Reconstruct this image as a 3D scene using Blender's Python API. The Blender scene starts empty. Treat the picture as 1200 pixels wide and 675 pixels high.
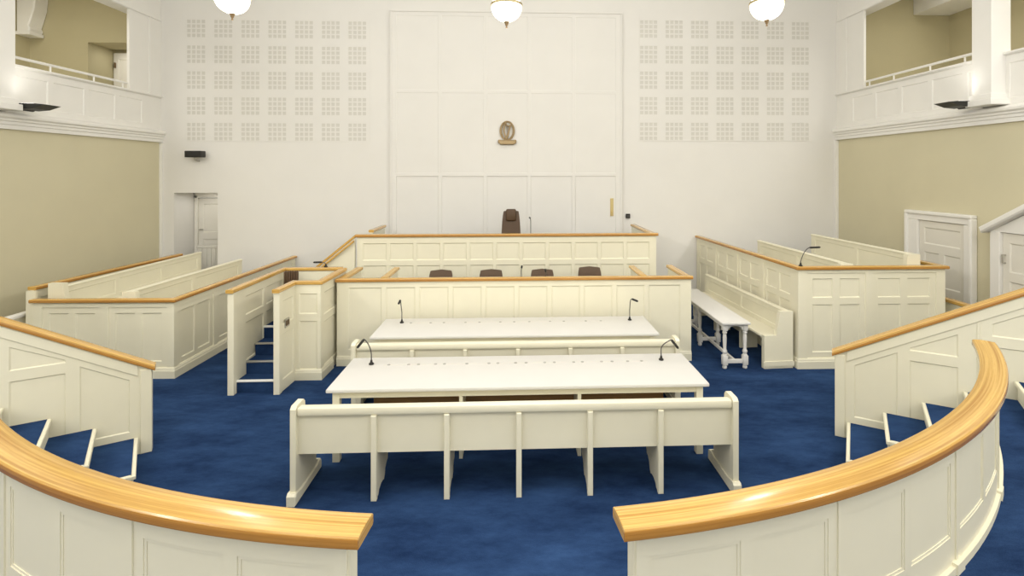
import bpy, bmesh, math, random
from mathutils import Vector
from mathutils.geometry import tessellate_polygon
random.seed(4)
scn = bpy.context.scene
COL = scn.collection
PI = math.pi
V = Vector

# ------------------------------------------------------------------ materials
def nodes(name):
    m = bpy.data.materials.new(name); m.use_nodes = True
    nt = m.node_tree; b = nt.nodes['Principled BSDF']
    return m, nt, b

def link(nt, a, b): nt.links.new(a, b)

def paint(name, col, rough=0.45, var=0.03, bump=0.02, scale=6.0, spec=0.35):
    m, nt, b = nodes(name)
    tc = nt.nodes.new('ShaderNodeTexCoord')
    n = nt.nodes.new('ShaderNodeTexNoise'); n.inputs['Scale'].default_value = scale; n.inputs['Detail'].default_value = 4
    r = nt.nodes.new('ShaderNodeValToRGB')
    r.color_ramp.elements[0].position = 0.3; r.color_ramp.elements[1].position = 0.7
    r.color_ramp.elements[0].color = tuple(c*(1-var) for c in col)+(1,)
    r.color_ramp.elements[1].color = tuple(min(1, c*(1+var)) for c in col)+(1,)
    link(nt, tc.outputs['Object'], n.inputs['Vector']); link(nt, n.outputs['Fac'], r.inputs['Fac'])
    link(nt, r.outputs['Color'], b.inputs['Base Color'])
    b.inputs['Roughness'].default_value = rough
    b.inputs['Specular IOR Level'].default_value = spec
    if bump:
        n2 = nt.nodes.new('ShaderNodeTexNoise'); n2.inputs['Scale'].default_value = scale*20
        bp = nt.nodes.new('ShaderNodeBump'); bp.inputs['Strength'].default_value = bump; bp.inputs['Distance'].default_value = 0.01
        link(nt, tc.outputs['Object'], n2.inputs['Vector']); link(nt, n2.outputs['Fac'], bp.inputs['Height'])
        link(nt, bp.outputs['Normal'], b.inputs['Normal'])
    return m

def plain(name, col, rough=0.5, metal=0.0, spec=0.5):
    return_m, nt, b = nodes(name)
    n = nt.nodes.new('ShaderNodeTexNoise'); n.inputs['Scale'].default_value = 30
    tc = nt.nodes.new('ShaderNodeTexCoord')
    mx = nt.nodes.new('ShaderNodeMixRGB'); mx.blend_type = 'MULTIPLY'; mx.inputs['Fac'].default_value = 0.12
    mx.inputs['Color1'].default_value = tuple(col)+(1,)
    link(nt, tc.outputs['Object'], n.inputs['Vector']); link(nt, n.outputs['Color'], mx.inputs['Color2'])
    link(nt, mx.outputs['Color'], b.inputs['Base Color'])
    b.inputs['Roughness'].default_value = rough; b.inputs['Metallic'].default_value = metal
    b.inputs['Specular IOR Level'].default_value = spec
    return return_m

def wood(name, dark, light, rough=0.25, coat=0.4):
    m, nt, b = nodes(name)
    uv = nt.nodes.new('ShaderNodeUVMap'); uv.uv_map = 'UVMap'
    mp = nt.nodes.new('ShaderNodeMapping'); mp.inputs['Scale'].default_value = (0.4, 48, 1)
    n = nt.nodes.new('ShaderNodeTexNoise'); n.inputs['Scale'].default_value = 1.5; n.inputs['Detail'].default_value = 6; n.inputs['Distortion'].default_value = 0.12
    r = nt.nodes.new('ShaderNodeValToRGB')
    r.color_ramp.elements[0].position = 0.33; r.color_ramp.elements[1].position = 0.62
    r.color_ramp.elements[0].color = dark+(1,); r.color_ramp.elements[1].color = light+(1,)
    link(nt, uv.outputs['UV'], mp.inputs['Vector']); link(nt, mp.outputs['Vector'], n.inputs['Vector'])
    link(nt, n.outputs['Fac'], r.inputs['Fac'])
    # fine pores along the grain
    mp2 = nt.nodes.new('ShaderNodeMapping'); mp2.inputs['Scale'].default_value = (5, 190, 1)
    n2 = nt.nodes.new('ShaderNodeTexNoise'); n2.inputs['Scale'].default_value = 2.0; n2.inputs['Detail'].default_value = 3
    link(nt, uv.outputs['UV'], mp2.inputs['Vector']); link(nt, mp2.outputs['Vector'], n2.inputs['Vector'])
    mx = nt.nodes.new('ShaderNodeMixRGB'); mx.blend_type = 'OVERLAY'; mx.inputs['Fac'].default_value = 0.25
    link(nt, r.outputs['Color'], mx.inputs['Color1']); link(nt, n2.outputs['Fac'], mx.inputs['Color2'])
    link(nt, mx.outputs['Color'], b.inputs['Base Color'])
    b.inputs['Roughness'].default_value = rough
    b.inputs['Coat Weight'].default_value = coat; b.inputs['Coat Roughness'].default_value = 0.12
    return m

def carpet_mat(name, dark, light):
    m, nt, b = nodes(name)
    tc = nt.nodes.new('ShaderNodeTexCoord')
    mp = nt.nodes.new('ShaderNodeMapping'); mp.inputs['Rotation'].default_value = (0, 0, 0.5); mp.inputs['Scale'].default_value = (0.8, 1.9, 1)
    n = nt.nodes.new('ShaderNodeTexNoise'); n.inputs['Scale'].default_value = 1.3; n.inputs['Detail'].default_value = 9; n.inputs['Roughness'].default_value = 0.74
    n2 = nt.nodes.new('ShaderNodeTexNoise'); n2.inputs['Scale'].default_value = 160; n2.inputs['Detail'].default_value = 2
    ad = nt.nodes.new('ShaderNodeMath'); ad.operation = 'MULTIPLY_ADD'; ad.inputs[1].default_value = 0.22
    r = nt.nodes.new('ShaderNodeValToRGB')
    r.color_ramp.elements[0].position = 0.36; r.color_ramp.elements[1].position = 0.86
    r.color_ramp.elements[0].color = dark+(1,); r.color_ramp.elements[1].color = light+(1,)
    link(nt, tc.outputs['Object'], mp.inputs['Vector']); link(nt, mp.outputs['Vector'], n.inputs['Vector'])
    link(nt, tc.outputs['Object'], n2.inputs['Vector'])
    link(nt, n2.outputs['Fac'], ad.inputs[0]); link(nt, n.outputs['Fac'], ad.inputs[2])
    link(nt, ad.outputs[0], r.inputs['Fac']); link(nt, r.outputs['Color'], b.inputs['Base Color'])
    bp = nt.nodes.new('ShaderNodeBump'); bp.inputs['Strength'].default_value = 0.25; bp.inputs['Distance'].default_value = 0.006
    link(nt, n2.outputs['Fac'], bp.inputs['Height']); link(nt, bp.outputs['Normal'], b.inputs['Normal'])
    b.inputs['Roughness'].default_value = 1.0; b.inputs['Specular IOR Level'].default_value = 0.05
    return m

def glow(name, col, strength):
    m, nt, b = nodes(name)
    b.inputs['Base Color'].default_value = (0.9, 0.88, 0.82, 1)
    b.inputs['Emission Color'].default_value = tuple(col)+(1,)
    b.inputs['Emission Strength'].default_value = strength
    b.inputs['Roughness'].default_value = 0.3
    n = nt.nodes.new('ShaderNodeTexNoise'); n.inputs['Scale'].default_value = 5
    r = nt.nodes.new('ShaderNodeValToRGB')
    r.color_ramp.elements[0].color = (0.86, 0.84, 0.78, 1); r.color_ramp.elements[1].color = (0.95, 0.93, 0.88, 1)
    link(nt, n.outputs['Fac'], r.inputs['Fac']); link(nt, r.outputs['Color'], b.inputs['Base Color'])
    return m

M_JOIN = paint('cream_joinery_paint', (0.82, 0.778, 0.605), 0.38, 0.012, 0.012, 5)
M_TABLE = paint('white_satin_paint', (0.70, 0.685, 0.645), 0.45, 0.01, 0.0, 5)
M_WALL = paint('off_white_wall_paint', (0.80, 0.78, 0.73), 0.75, 0.012, 0.02, 2)
M_TRIM = paint('white_trim_paint', (0.88, 0.862, 0.81), 0.5, 0.01, 0.0, 3)
M_TAUPE = paint('taupe_wall_paint', (0.67, 0.62, 0.435), 0.8, 0.015, 0.02, 2)
M_GAL = paint('gallery_olive_wall_paint', (0.52, 0.465, 0.29), 0.8, 0.015, 0.02, 2)
M_DOOR = paint('pale_door_paint', (0.80, 0.77, 0.685), 0.4, 0.01, 0.0, 4)
M_GREYW = paint('grey_white_board_paint', (0.66, 0.64, 0.58), 0.5, 0.01, 0.0, 4)
M_HOLE = paint('perforation_backing_paint', (0.67, 0.65, 0.59), 0.8, 0.01, 0.0, 4)
M_OAK = wood('honey_oak', (0.43, 0.215, 0.038), (0.70, 0.44, 0.115))
M_EDGE = wood('deep_oak_edge', (0.36, 0.155, 0.026), (0.52, 0.255, 0.052))  # deeper oak tone for the separate strips added along the capping edges
M_BROWN = wood('brown_board', (0.25, 0.13, 0.04), (0.36, 0.20, 0.065), 0.5, 0.05)
M_CARPET = carpet_mat('blue_carpet', (0.0042, 0.0125, 0.045), (0.034, 0.078, 0.190))
M_LEATHER = plain('dark_brown_leather', (0.085, 0.045, 0.018), 0.55)
M_CHAIRBASE = plain('black_chair_plastic', (0.012, 0.012, 0.012), 0.5)
M_BLACK = plain('black_plastic', (0.012, 0.011, 0.008), 0.5)
M_STEEL = plain('grey_gooseneck_metal', (0.10, 0.095, 0.085), 0.4, 0.6)
M_METAL = plain('brushed_metal', (0.55, 0.53, 0.48), 0.35, 0.8)
M_BRASS = plain('pale_brass', (0.72, 0.58, 0.28), 0.3, 0.8)
M_BRONZE = plain('aged_bronze', (0.40, 0.29, 0.15), 0.45, 0.5)
M_DBRONZE = plain('dark_bronze', (0.17, 0.11, 0.05), 0.5, 0.5)
M_SOCKET = plain('grey_socket_plastic', (0.42, 0.40, 0.36), 0.5)
M_STRIP = plain('pale_grey_inlay', (0.74, 0.715, 0.66), 0.4)
M_LAMP = glow('lit_opal_glass', (1.0, 0.97, 0.90), 4)
M_LENS = glow('lit_flood_lens', (1.0, 0.98, 0.94), 4.0)
M_GOLD = plain('pendant_gilt_metal', (0.46, 0.38, 0.20), 0.35, 0.6)

# ------------------------------------------------------------------ geometry helpers
def inset(poly, m):
    n = len(poly); out = []
    a = sum(poly[i][0]*poly[(i+1) % n][1]-poly[(i+1) % n][0]*poly[i][1] for i in range(n))
    s = 1 if a > 0 else -1
    for i in range(n):
        p0, p1, p2 = V(poly[i-1]), V(poly[i]), V(poly[(i+1) % n])
        d1 = (p1-p0).normalized(); d2 = (p2-p1).normalized()
        n1 = V((-d1.y, d1.x))*s; n2 = V((-d2.y, d2.x))*s
        k = 1+n1.dot(n2)
        q = p1+(n1+n2)*(m/k) if k > 0.05 else p1+n1*m
        out.append((q.x, q.y))
    return out

class B:
    def __init__(self):
        self.bm = bmesh.new(); self.uv = self.bm.loops.layers.uv.new('UVMap')
    def face(self, pts, uvs=None):
        vs = [self.bm.verts.new(p) for p in pts]
        try: f = self.bm.faces.new(vs)
        except ValueError: return None
        if uvs:
            for l, u in zip(f.loops, uvs): l[self.uv].uv = u
        return f
    def box(self, x0, x1, y0, y1, z0, z1, bev=0.0):
        bm = self.bm
        c = [(x, y, z) for x in (x0, x1) for y in (y0, y1) for z in (z0, z1)]
        vs = [bm.verts.new(p) for p in c]
        idx = [(0, 1, 3, 2), (4, 6, 7, 5), (0, 4, 5, 1), (2, 3, 7, 6), (0, 2, 6, 4), (1, 5, 7, 3)]
        fs = []
        L = max(range(3), key=lambda k: ((x1-x0), (y1-y0), (z1-z0))[k])
        for q in idx:
            f = bm.faces.new([vs[i] for i in q]); fs.append(f)
            for l in f.loops:
                p = l.vert.co; o = [k for k in range(3) if k != L]
                l[self.uv].uv = (p[L], p[o[0]]+p[o[1]])
        if bev:
            es = list({e for f in fs for e in f.edges})
            bmesh.ops.bevel(bm, geom=es, offset=bev, segments=2, profile=0.5, affect='EDGES')
        return self
    def prism(self, poly, O, U, W, N, d0, d1, ch=0.0):
        """polygon (u,w) in the frame O,U,W pushed along N from d0 to d1, chamfered at d1"""
        O, U, W, N = V(O), V(U), V(W), V(N)
        P = lambda p, d: O+U*p[0]+W*p[1]+N*d
        n = len(poly)
        rings = [[P(p, d0) for p in poly]]
        if ch:
            dd = d1-ch if d1 > d0 else d1+ch
            rings.append([P(p, dd) for p in poly]); rings.append([P(p, d1) for p in inset(poly, ch)])
        else: rings.append([P(p, d1) for p in poly])
        vr = [[self.bm.verts.new(p) for p in r] for r in rings]
        for a, b in zip(vr, vr[1:]):
            for i in range(n):
                f = self.bm.faces.new((a[i], a[(i+1) % n], b[(i+1) % n], b[i]))
                for l, u in zip(f.loops, ((i, 0), (i+1, 0), (i+1, 1), (i, 1))): l[self.uv].uv = (u[0]*.3, u[1]*.05)
        for r, pl in ((vr[0], poly), (vr[-1], poly)):
            for tri in tessellate_polygon([[V((p[0], p[1], 0)) for p in pl]]):
                f = self.bm.faces.new([r[i] for i in tri])
                for l, i in zip(f.loops, tri): l[self.uv].uv = (pl[i][0], pl[i][1])
        return self
    def sweep(self, path, prof, closed=False):
        """profile (a = right of the path, b = up) along a 3-D path with mitred corners"""
        pts = [V(p) for p in path]; n = len(pts); rings = []; dist = [0]
        for i in range(1, n): dist.append(dist[-1]+(pts[i]-pts[i-1]).length)
        for i in range(n):
            if closed: a = pts[i]-pts[i-1]; b = pts[(i+1) % n]-pts[i]
            else:
                a = pts[i]-pts[i-1] if i else pts[1]-pts[0]
                b = pts[i+1]-pts[i] if i < n-1 else a
            ra = V((a.y, -a.x)).normalized(); rb = V((b.y, -b.x)).normalized()
            k = 1+ra.dot(rb); m = (ra+rb)/k if k > .1 else ra
            rings.append([self.bm.verts.new((pts[i].x+m.x*q[0], pts[i].y+m.y*q[0], pts[i].z+q[1])) for q in prof])
        k = len(prof); acc = [0]
        for j in range(k):
            p, q = prof[j], prof[(j+1) % k]; acc.append(acc[-1]+math.hypot(q[0]-p[0], q[1]-p[1]))
        rng = range(n) if closed else range(n-1)
        for i in rng:
            i2 = (i+1) % n
            for j in range(k):
                j2 = (j+1) % k
                f = self.bm.faces.new((rings[i][j], rings[i2][j], rings[i2][j2], rings[i][j2]))
                for l, u in zip(f.loops, ((dist[i], acc[j]), (dist[i2], acc[j]), (dist[i2], acc[j+1]), (dist[i], acc[j+1]))): l[self.uv].uv = u
        if not closed:
            for r in (rings[0], rings[-1]):
                f = self.bm.faces.new(r)
                for l, q in zip(f.loops, prof): l[self.uv].uv = (q[0]*.3, q[1])
        return self
    def tube(self, pts, r, n=8):
        pts = [V(p) for p in pts]; rs = r if isinstance(r, (list, tuple)) else [r]*len(pts); rings = []
        up = V((0, 0, 1)); prev = None
        for i, p in enumerate(pts):
            d = (pts[min(i+1, len(pts)-1)]-pts[max(i-1, 0)]).normalized()
            s = d.cross(up if abs(d.z) < .95 else V((0, 1, 0))).normalized() if prev is None else (prev-d*prev.dot(d)).normalized()
            prev = s; t = d.cross(s)
            rings.append([self.bm.verts.new(p+(s*math.cos(2*PI*k/n)+t*math.sin(2*PI*k/n))*rs[i]) for k in range(n)])
        for a, b in zip(rings, rings[1:]):
            for k in range(n): self.bm.faces.new((a[k], a[(k+1) % n], b[(k+1) % n], b[k]))
        self.bm.faces.new(rings[0]); self.bm.faces.new(rings[-1])
        return self
    def lathe(self, prof, O=(0, 0, 0), n=24, sx=1.0, sy=1.0):
        O = V(O); rings = []
        for r, z in prof:
            rings.append([self.bm.verts.new(O+V((max(r, 1e-4)*math.cos(2*PI*k/n)*sx, max(r, 1e-4)*math.sin(2*PI*k/n)*sy, z))) for k in range(n)])
        for a, b in zip(rings, rings[1:]):
            for k in range(n): self.bm.faces.new((a[k], a[(k+1) % n], b[(k+1) % n], b[k]))
        self.bm.faces.new(rings[0]); self.bm.faces.new(rings[-1])
        return self
    def relief(self, outer, holes, O, U, W, N, thick):
        """a board: front face at N*0 with recessed panels, back at N*-thick"""
        O, U, W, N = V(O), V(U), V(W), V(N)
        P = lambda p, d: O+U*p[0]+W*p[1]+N*d
        def rec(poly, hs, d):
            loops = [poly]+[h[0] for h in hs]
            flat = [p for l in loops for p in l]
            vs = [self.bm.verts.new(P(p, d)) for p in flat]
            for t in tessellate_polygon([[V((p[0], p[1], 0)) for p in l] for l in loops]):
                try:
                    f = self.bm.faces.new([vs[i] for i in t])
                    for l, i in zip(f.loops, t): l[self.uv].uv = flat[i]
                except ValueError: pass
            for h in hs:
                poly2, drop, ins, sub = h
                inn = inset(poly2, ins) if ins else poly2
                n = len(poly2)
                for i in range(n):
                    j = (i+1) % n
                    self.face([P(poly2[i], d), P(poly2[j], d), P(inn[j], d-drop), P(inn[i], d-drop)])
                rec(inn, sub, d-drop)
        rec(outer, holes, 0)
        n = len(outer)
        for i in range(n):
            j = (i+1) % n
            self.face([P(outer[i], 0), P(outer[j], 0), P(outer[j], -thick), P(outer[i], -thick)])
        vs = [self.bm.verts.new(P(p, -thick)) for p in outer]
        for t in tessellate_polygon([[V((p[0], p[1], 0)) for p in outer]]): self.bm.faces.new([vs[i] for i in t])
        return self
    def build(self, name, mat, parent=None, smooth=None, loc=None):
        bm = self.bm
        bmesh.ops.remove_doubles(bm, verts=bm.verts, dist=1e-5)
        bmesh.ops.recalc_face_normals(bm, faces=bm.faces)
        me = bpy.data.meshes.new(name)
        org = V(loc) if loc is not None else V((0, 0, 0))
        if parent is not None and loc is None: org = V(parent.get('_o', (0, 0, 0)))
        if org.length: bmesh.ops.translate(bm, verts=bm.verts, vec=-org)
        bm.to_mesh(me); bm.free()
        if mat: me.materials.append(mat)
        if smooth:
            for p in me.polygons: p.use_smooth = True
            me.set_sharp_from_angle(angle=math.radians(smooth))
        o = bpy.data.objects.new(name, me); COL.objects.link(o)
        if parent is not None: o.parent = parent
        else: o.location = org
        return o

def tag(o, label, cat, group=None):
    o['label'] = label; o['category'] = cat
    if group: o['group'] = group
    return o
def struct(o): o['kind'] = 'structure'; return o
def thing(name, loc, label, cat, group=None):
    """an Empty at the thing's base; child geometry is given in world coordinates"""
    o = bpy.data.objects.new(name, None); COL.objects.link(o)
    o.location = loc; o.empty_display_size = .1
    o['_o'] = tuple(loc)
    return tag(o, label, cat, group)
def sub(mesh_builder, name, mat, part, root, smooth=None):
    """a sub-part: geometry in world coordinates, parented to a part of root"""
    o = mesh_builder.build(name, mat, root, smooth); o.parent = part
    return o
def copy_thing(root, loc, label, rz=0.0):
    r = root.copy(); COL.objects.link(r); r.location = loc; r.rotation_euler = (0, 0, rz); r['label'] = label
    for ch in list(root.children):
        c = ch.copy(); COL.objects.link(c); c.parent = r
        for g in list(ch.children):
            d = g.copy(); COL.objects.link(d); d.parent = c
    return r

def cap_profile(a0, a1, t, r=.012):
    """rounded board section from a0 to a1 across, top at 0, thickness t"""
    p = []
    for cx, cy, s in ((a1-r, -r, 0), (a0+r, -r, 1), (a0+r, -t+r, 2), (a1-r, -t+r, 3)):
        for k in range(4):
            an = s*PI/2+k*PI/6
            p.append((cx+r*math.cos(an), cy+r*math.sin(an)))
    return p
def edge_profile(a1, z0=-.042, z1=-.009): return [(a1-.004, z0), (a1+.0015, z0), (a1+.003, z0+.005), (a1+.003, z1-.005), (a1+.0015, z1), (a1-.004, z1)]
PLINTH = [(0, 0), (.022, 0), (.022, .105), (.015, .118), (.015, .13), (.006, .15), (0, .15)]

def rect(u0, u1, v0, v1): return [(u0, v0), (u1, v0), (u1, v1), (u0, v1)]
def frame_of(P0, P1):
    d = V((P1[0]-P0[0], P1[1]-P0[1], 0)); w = d.length; d.normalize()
    return w, d, V((d.y, -d.x, 0))
def bay_holes(bays, rows, sub_cols=2, gap=.07, marg=.06, vm=.0):
    """bays: (u0,u1); rows: (v0,v1) lists of panel rows; every bay is a shallow recess holding panels"""
    hs = []
    vb0, vb1 = rows[0][0]-marg, rows[-1][1]+marg
    for u0, u1 in bays:
        inner = []
        a, b = u0+marg, u1-marg
        cw = (b-a-gap*(sub_cols-1))/sub_cols
        for k in range(sub_cols):
            c0 = a+k*(cw+gap)
            for v0, v1 in rows: inner.append((rect(c0, c0+cw, v0, v1), .016, .012, []))
        hs.append((rect(u0, u1, vb0, vb1), .014, .004, inner))
    return hs
def panel(name, root, P0, P1, z0, z1, holes, thick=.06, mat=None, outer=None):
    w, d, n = frame_of(P0, P1)
    b = B().relief(outer or rect(0, w, z0, z1), holes, (P0[0], P0[1], 0), d, (0, 0, 1), n, thick)
    return b.build(name, mat or M_JOIN, root)

# ------------------------------------------------------------------ the room
XL, XR, YB, YF = -7.6, 7.27, 11.3, -9.0
GXL, GXR = -10.3, 9.9
ZC = 8.0
struct(B().box(-8.2, 7.9, YF-.2, 12.3, -.2, 0).build('floor', M_CARPET))

# raised public floor behind the curved barriers
CX, CY, RIN, ROUT = -.09, 7.012, 4.868, 5.02
def arc_pt(a, r): return (CX+r*math.cos(math.radians(a)), CY+r*math.sin(math.radians(a)))
PR, DR = V((3.637, 5.456)), V((.843, -.537)).normalized()
PL, DL = V((-3.902, 5.442)), V((-.865, -.50)).normalized()
NR = V((DR.y, -DR.x)); NR = NR if NR.y < 0 else -NR
NL = V((-DL.y, DL.x)); NL = NL if NL.y < 0 else -NL
SR, SL = V((-.562, -.828)), V((.566, -.825))     # run of the stair nosings
STW = {1: (.885, .69, .62), -1: (.84, .82, .70)}
STN = .80
TS = (0.0, .325, .655, .985)
ZS = (.183, .366, .548, .73)
A_R, A_L = -35.3, -144.7
poly = []
pr0 = PR+DR*(TS[3]+.03); pl0 = PL+DL*(TS[3]+.03)
tr = (XR-.02-PR.x)/DR.x; tl = (XL+.02-PL.x)/DL.x
arc = [arc_pt(A_L+(A_R-A_L)*k/60, 4.955) for k in range(61)]
poly += arc
poly += [tuple(pr0+SR*STN), tuple(pr0+NR*.02), tuple(PR+DR*tr), (XR-.02, YF+.02), (XL+.02, YF+.02), tuple(PL+DL*tl), tuple(pl0+NL*.02), tuple(pl0+SL*STN)]
struct(B().prism(poly, (0, 0, 0), (1, 0, 0), (0, 1, 0), (0, 0, 1), .001, .73).build('floor_public', M_CARPET))

# back wall with the alcove opening at left
b = B()
ax0, ax1, az = -7.32, -6.41, 2.478
b.box(XL-.3, ax0, YB, YB+.8, 0, ZC); b.box(ax1, XR+.3, YB, YB+.8, 0, ZC); b.box(ax0, ax1, YB, YB+.8, az, ZC)
struct(b.build('wall_back', M_WALL))
struct(B().box(XL-.3, XR+.3, YF-.2, YF, 0, ZC).build('wall_front', M_WALL))
struct(B().box(XL-.25, XL, YF, YB, 0, 3.60).build('wall_left', M_TAUPE))
struct(B().box(XR, XR+.25, YF, YB, 0, 3.68).build('wall_right', M_TAUPE))
struct(B().box(GXL-.3, GXR+.3, YF-.2, YB+.8, ZC, ZC+.2).build('ceiling', M_TRIM))

def gallery(side):
    s = -1 if side == 'left' else 1
    X = XL if s < 0 else XR; GX = GXL if s < 0 else GXR
    zc0 = 3.56 if s < 0 else 3.65
    zpar = 4.55 if s < 0 else 4.69
    zb = 6.14 if s < 0 else 6.30
    bx = lambda b, a0, a1, *r: b.box(min(X+s*a0, X+s*a1), max(X+s*a0, X+s*a1), *r)
    # gallery floor, inner walls, ceiling
    struct(bx(B(), .0, abs(GX-X)+.2, YF, YB+.0, zc0+.05, zc0+.25).build('floor_gallery_'+side, M_TRIM))
    struct(B().box(min(GX, GX+s*.2), max(GX, GX+s*.2), YF, YB+.8, zc0, ZC).build('wall_gallery_'+side, M_GAL))
    struct(bx(B(), .3, abs(GX-X), YF, YB, 7.0, 7.1).build('ceiling_gallery_'+side, M_GAL))
    struct(bx(B(), .26, abs(GX-X), YF-.2, YF, zc0, ZC).build('wall_gallery_front_'+side, M_GAL))
    # end wall, with a door recess on the left
    b = B()
    if s < 0:
        b.box(GX, -9.108, YB, YB+.8, zc0, ZC); b.box(-9.108, -8.0, YB, YB+.8, 5.69, ZC); b.box(-9.108, -8.0, YB+.75, YB+.8, zc0, 5.69)
        b.box(-8.0, X-.0, YB, YB+.8, zc0, ZC)
    else: b.box(X+.0, GX, YB, YB+.8, zc0, ZC)
    struct(b.build('wall_gallery_end_'+side, M_GAL))
    # side wall beside the opening, then the deep beam above it
    b = B(); bx(b, 0, .05, 10.41, 10.9495, zpar-.02, zb-.0005); bx(b, 0, .3, YF, YB, zb, ZC)
    bx(b, -.02, .05, 10.95, YB, zpar-.02, zb-.0005)
    struct(b.build('wall_upper_'+side, M_TRIM))
    b = B()
    b.sweep([(X, YF, zb), (X, YB, zb)] if s > 0 else [(X, YB, zb), (X, YF, zb)], [])if False else None
    bx(b, -.022, -.0005, YF, YB, zb+.005, zb+.07, .008)
    struct(b.build('trim_beam_'+side, M_TRIM))
    # parapet: board with shallow panels, cap
    w = 10.97-YF
    holes = []; u = .25
    while u+.62 < w:
        holes.append((rect(u, u+.60, zc0+.36, zpar-.16), .012, .012, [])); u += .70
    if s < 0: P0, P1 = (X, YF), (X, YB)       # outside on the right hand: +X
    else: P0, P1 = (X, YB), (X, YF)
    if s > 0: holes = [([(w-p[0]+.33, p[1]) for p in reversed(h[0])], h[1], h[2], []) for h in holes]
    wd, d, n = frame_of(P0, P1)
    struct(B().relief(rect(0, wd, zc0+.02, zpar-.04), holes, (P0[0], P0[1], 0), d, (0, 0, 1), n, .12).build('wall_parapet_'+side, M_TRIM))
    b = B(); b.sweep([(P0[0], P0[1], zpar), (P1[0], P1[1], zpar)], [(.05, 0), (-.15, 0), (-.15, -.05), (.0, -.05), (.03, -.04), (.05, -.025)])
    struct(b.build('trim_parapet_cap_'+side, M_TRIM))
    b = B(); b.sweep([(P0[0], P0[1], zc0), (P1[0], P1[1], zc0)],
        [(.001, 0), (.05, 0), (.05, .06), (.065, .07), (.065, .11), (.085, .125), (.085, .15), (.115, .175), (.115, .21), (.10, .23), (.001, .265)])
    struct(b.build('trim_cornice_'+side, M_TRIM))
    # pillar standing proud of the parapet
    x0, x1 = X-s*.23, X+s*.07
    y0, y1 = (7.30, 7.62) if s > 0 else (7.36, 7.86)
    b = B(); b.box(min(x0, x1), max(x0, x1), y0, y1, zc0+.27, ZC)
    xa, xb = min(x0, x1)-.035, max(x0, x1)
    if s > 0: xb += 0
    b.box(min(x0, x1)-.06, max(x0, x1)+.06, y0-.06, y1+.06, zc0+.266, zc0+.36, .01)
    b.box(min(x0, x1)-.03, max(x0, x1)+.03, y0-.03, y1+.03, zc0+.36, zc0+.44, .012)
    struct(b.build('pillar_'+side, M_TRIM))
    # slim handrail on the parapet
    t = thing('gallery_handrail', (X, 8, zpar), 'slim cream handrail on short posts along the top of the %s gallery parapet' % side, 'handrail')
    xr = X+s*.05
    ya = y1+.02
    B().tube([(xr, ya, zpar+.125), (xr, 10.40, zpar+.125)], .022, 10).build('rail', M_TRIM, t, 40)
    for yy in (8.05, 8.75, 9.62, 10.3):
        B().tube([(xr, yy, zpar), (xr, yy, zpar+.12)], .014, 8).build('post', M_TRIM, t, 40)
gallery('left'); gallery('right')

# bulkhead under the right gallery ceiling, console bracket in the left gallery
struct(B().box(9.05, GXR-.01, YF+.1, YB-.01, 6.5, 6.99).build('trim_bulkhead', M_TRIM))
b = B()
prof = [(0, 0), (.24, 0), (.27, .08), (.24, .14), (.29, .3), (.35, .5), (.37, .7), (.37, 1.18), (0, 1.18)]
b.prism(prof, (-10.29, 10.99, 5.81), (1, 0, 0), (0, 0, 1), (0, -1, 0), -.30, .0, .02)
b.box(-10.29, -10.0, 10.96, 11.29, 5.76, 5.83, .01)
struct(b.build('trim_console_bracket', M_TRIM))

# gallery door in its recess
b = B(); b.relief(rect(0, .75, 3.9, 5.62), [(rect(.1, .65, 4.95, 5.48), .015, .015, []), (rect(.1, .65, 4.05, 4.8), .015, .015, [])], (-9.09, YB+.68, 0), (1, 0, 0), (0, 0, 1), (0, -1, 0), .04)
d1 = struct(b.build('door_1', M_DOOR))
B().box(-9.06, -9.035, YB+.64, YB+.678, 5.28, 5.40, .004).build('hinge', M_DBRONZE, d1)

# corner pilaster strips and skirting
struct(B().box(XR-.06, XR-.001, YB-.06, YB-.001, 0, 3.64).build('trim_corner_right', M_TRIM))
struct(B().box(XL+.001, XL+.05, YB-.05, YB-.001, 0, 3.55).build('trim_corner_left', M_TRIM))
b = B().sweep([(XL, YF, 0), (XL, YB-.06, 0)], PLINTH); struct(b.build('baseboard_left', M_TRIM))
b = B().sweep([(XR, YB-.07, 0), (XR, 9.25, 0)], PLINTH); struct(b.build('baseboard_right', M_TRIM))

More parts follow.
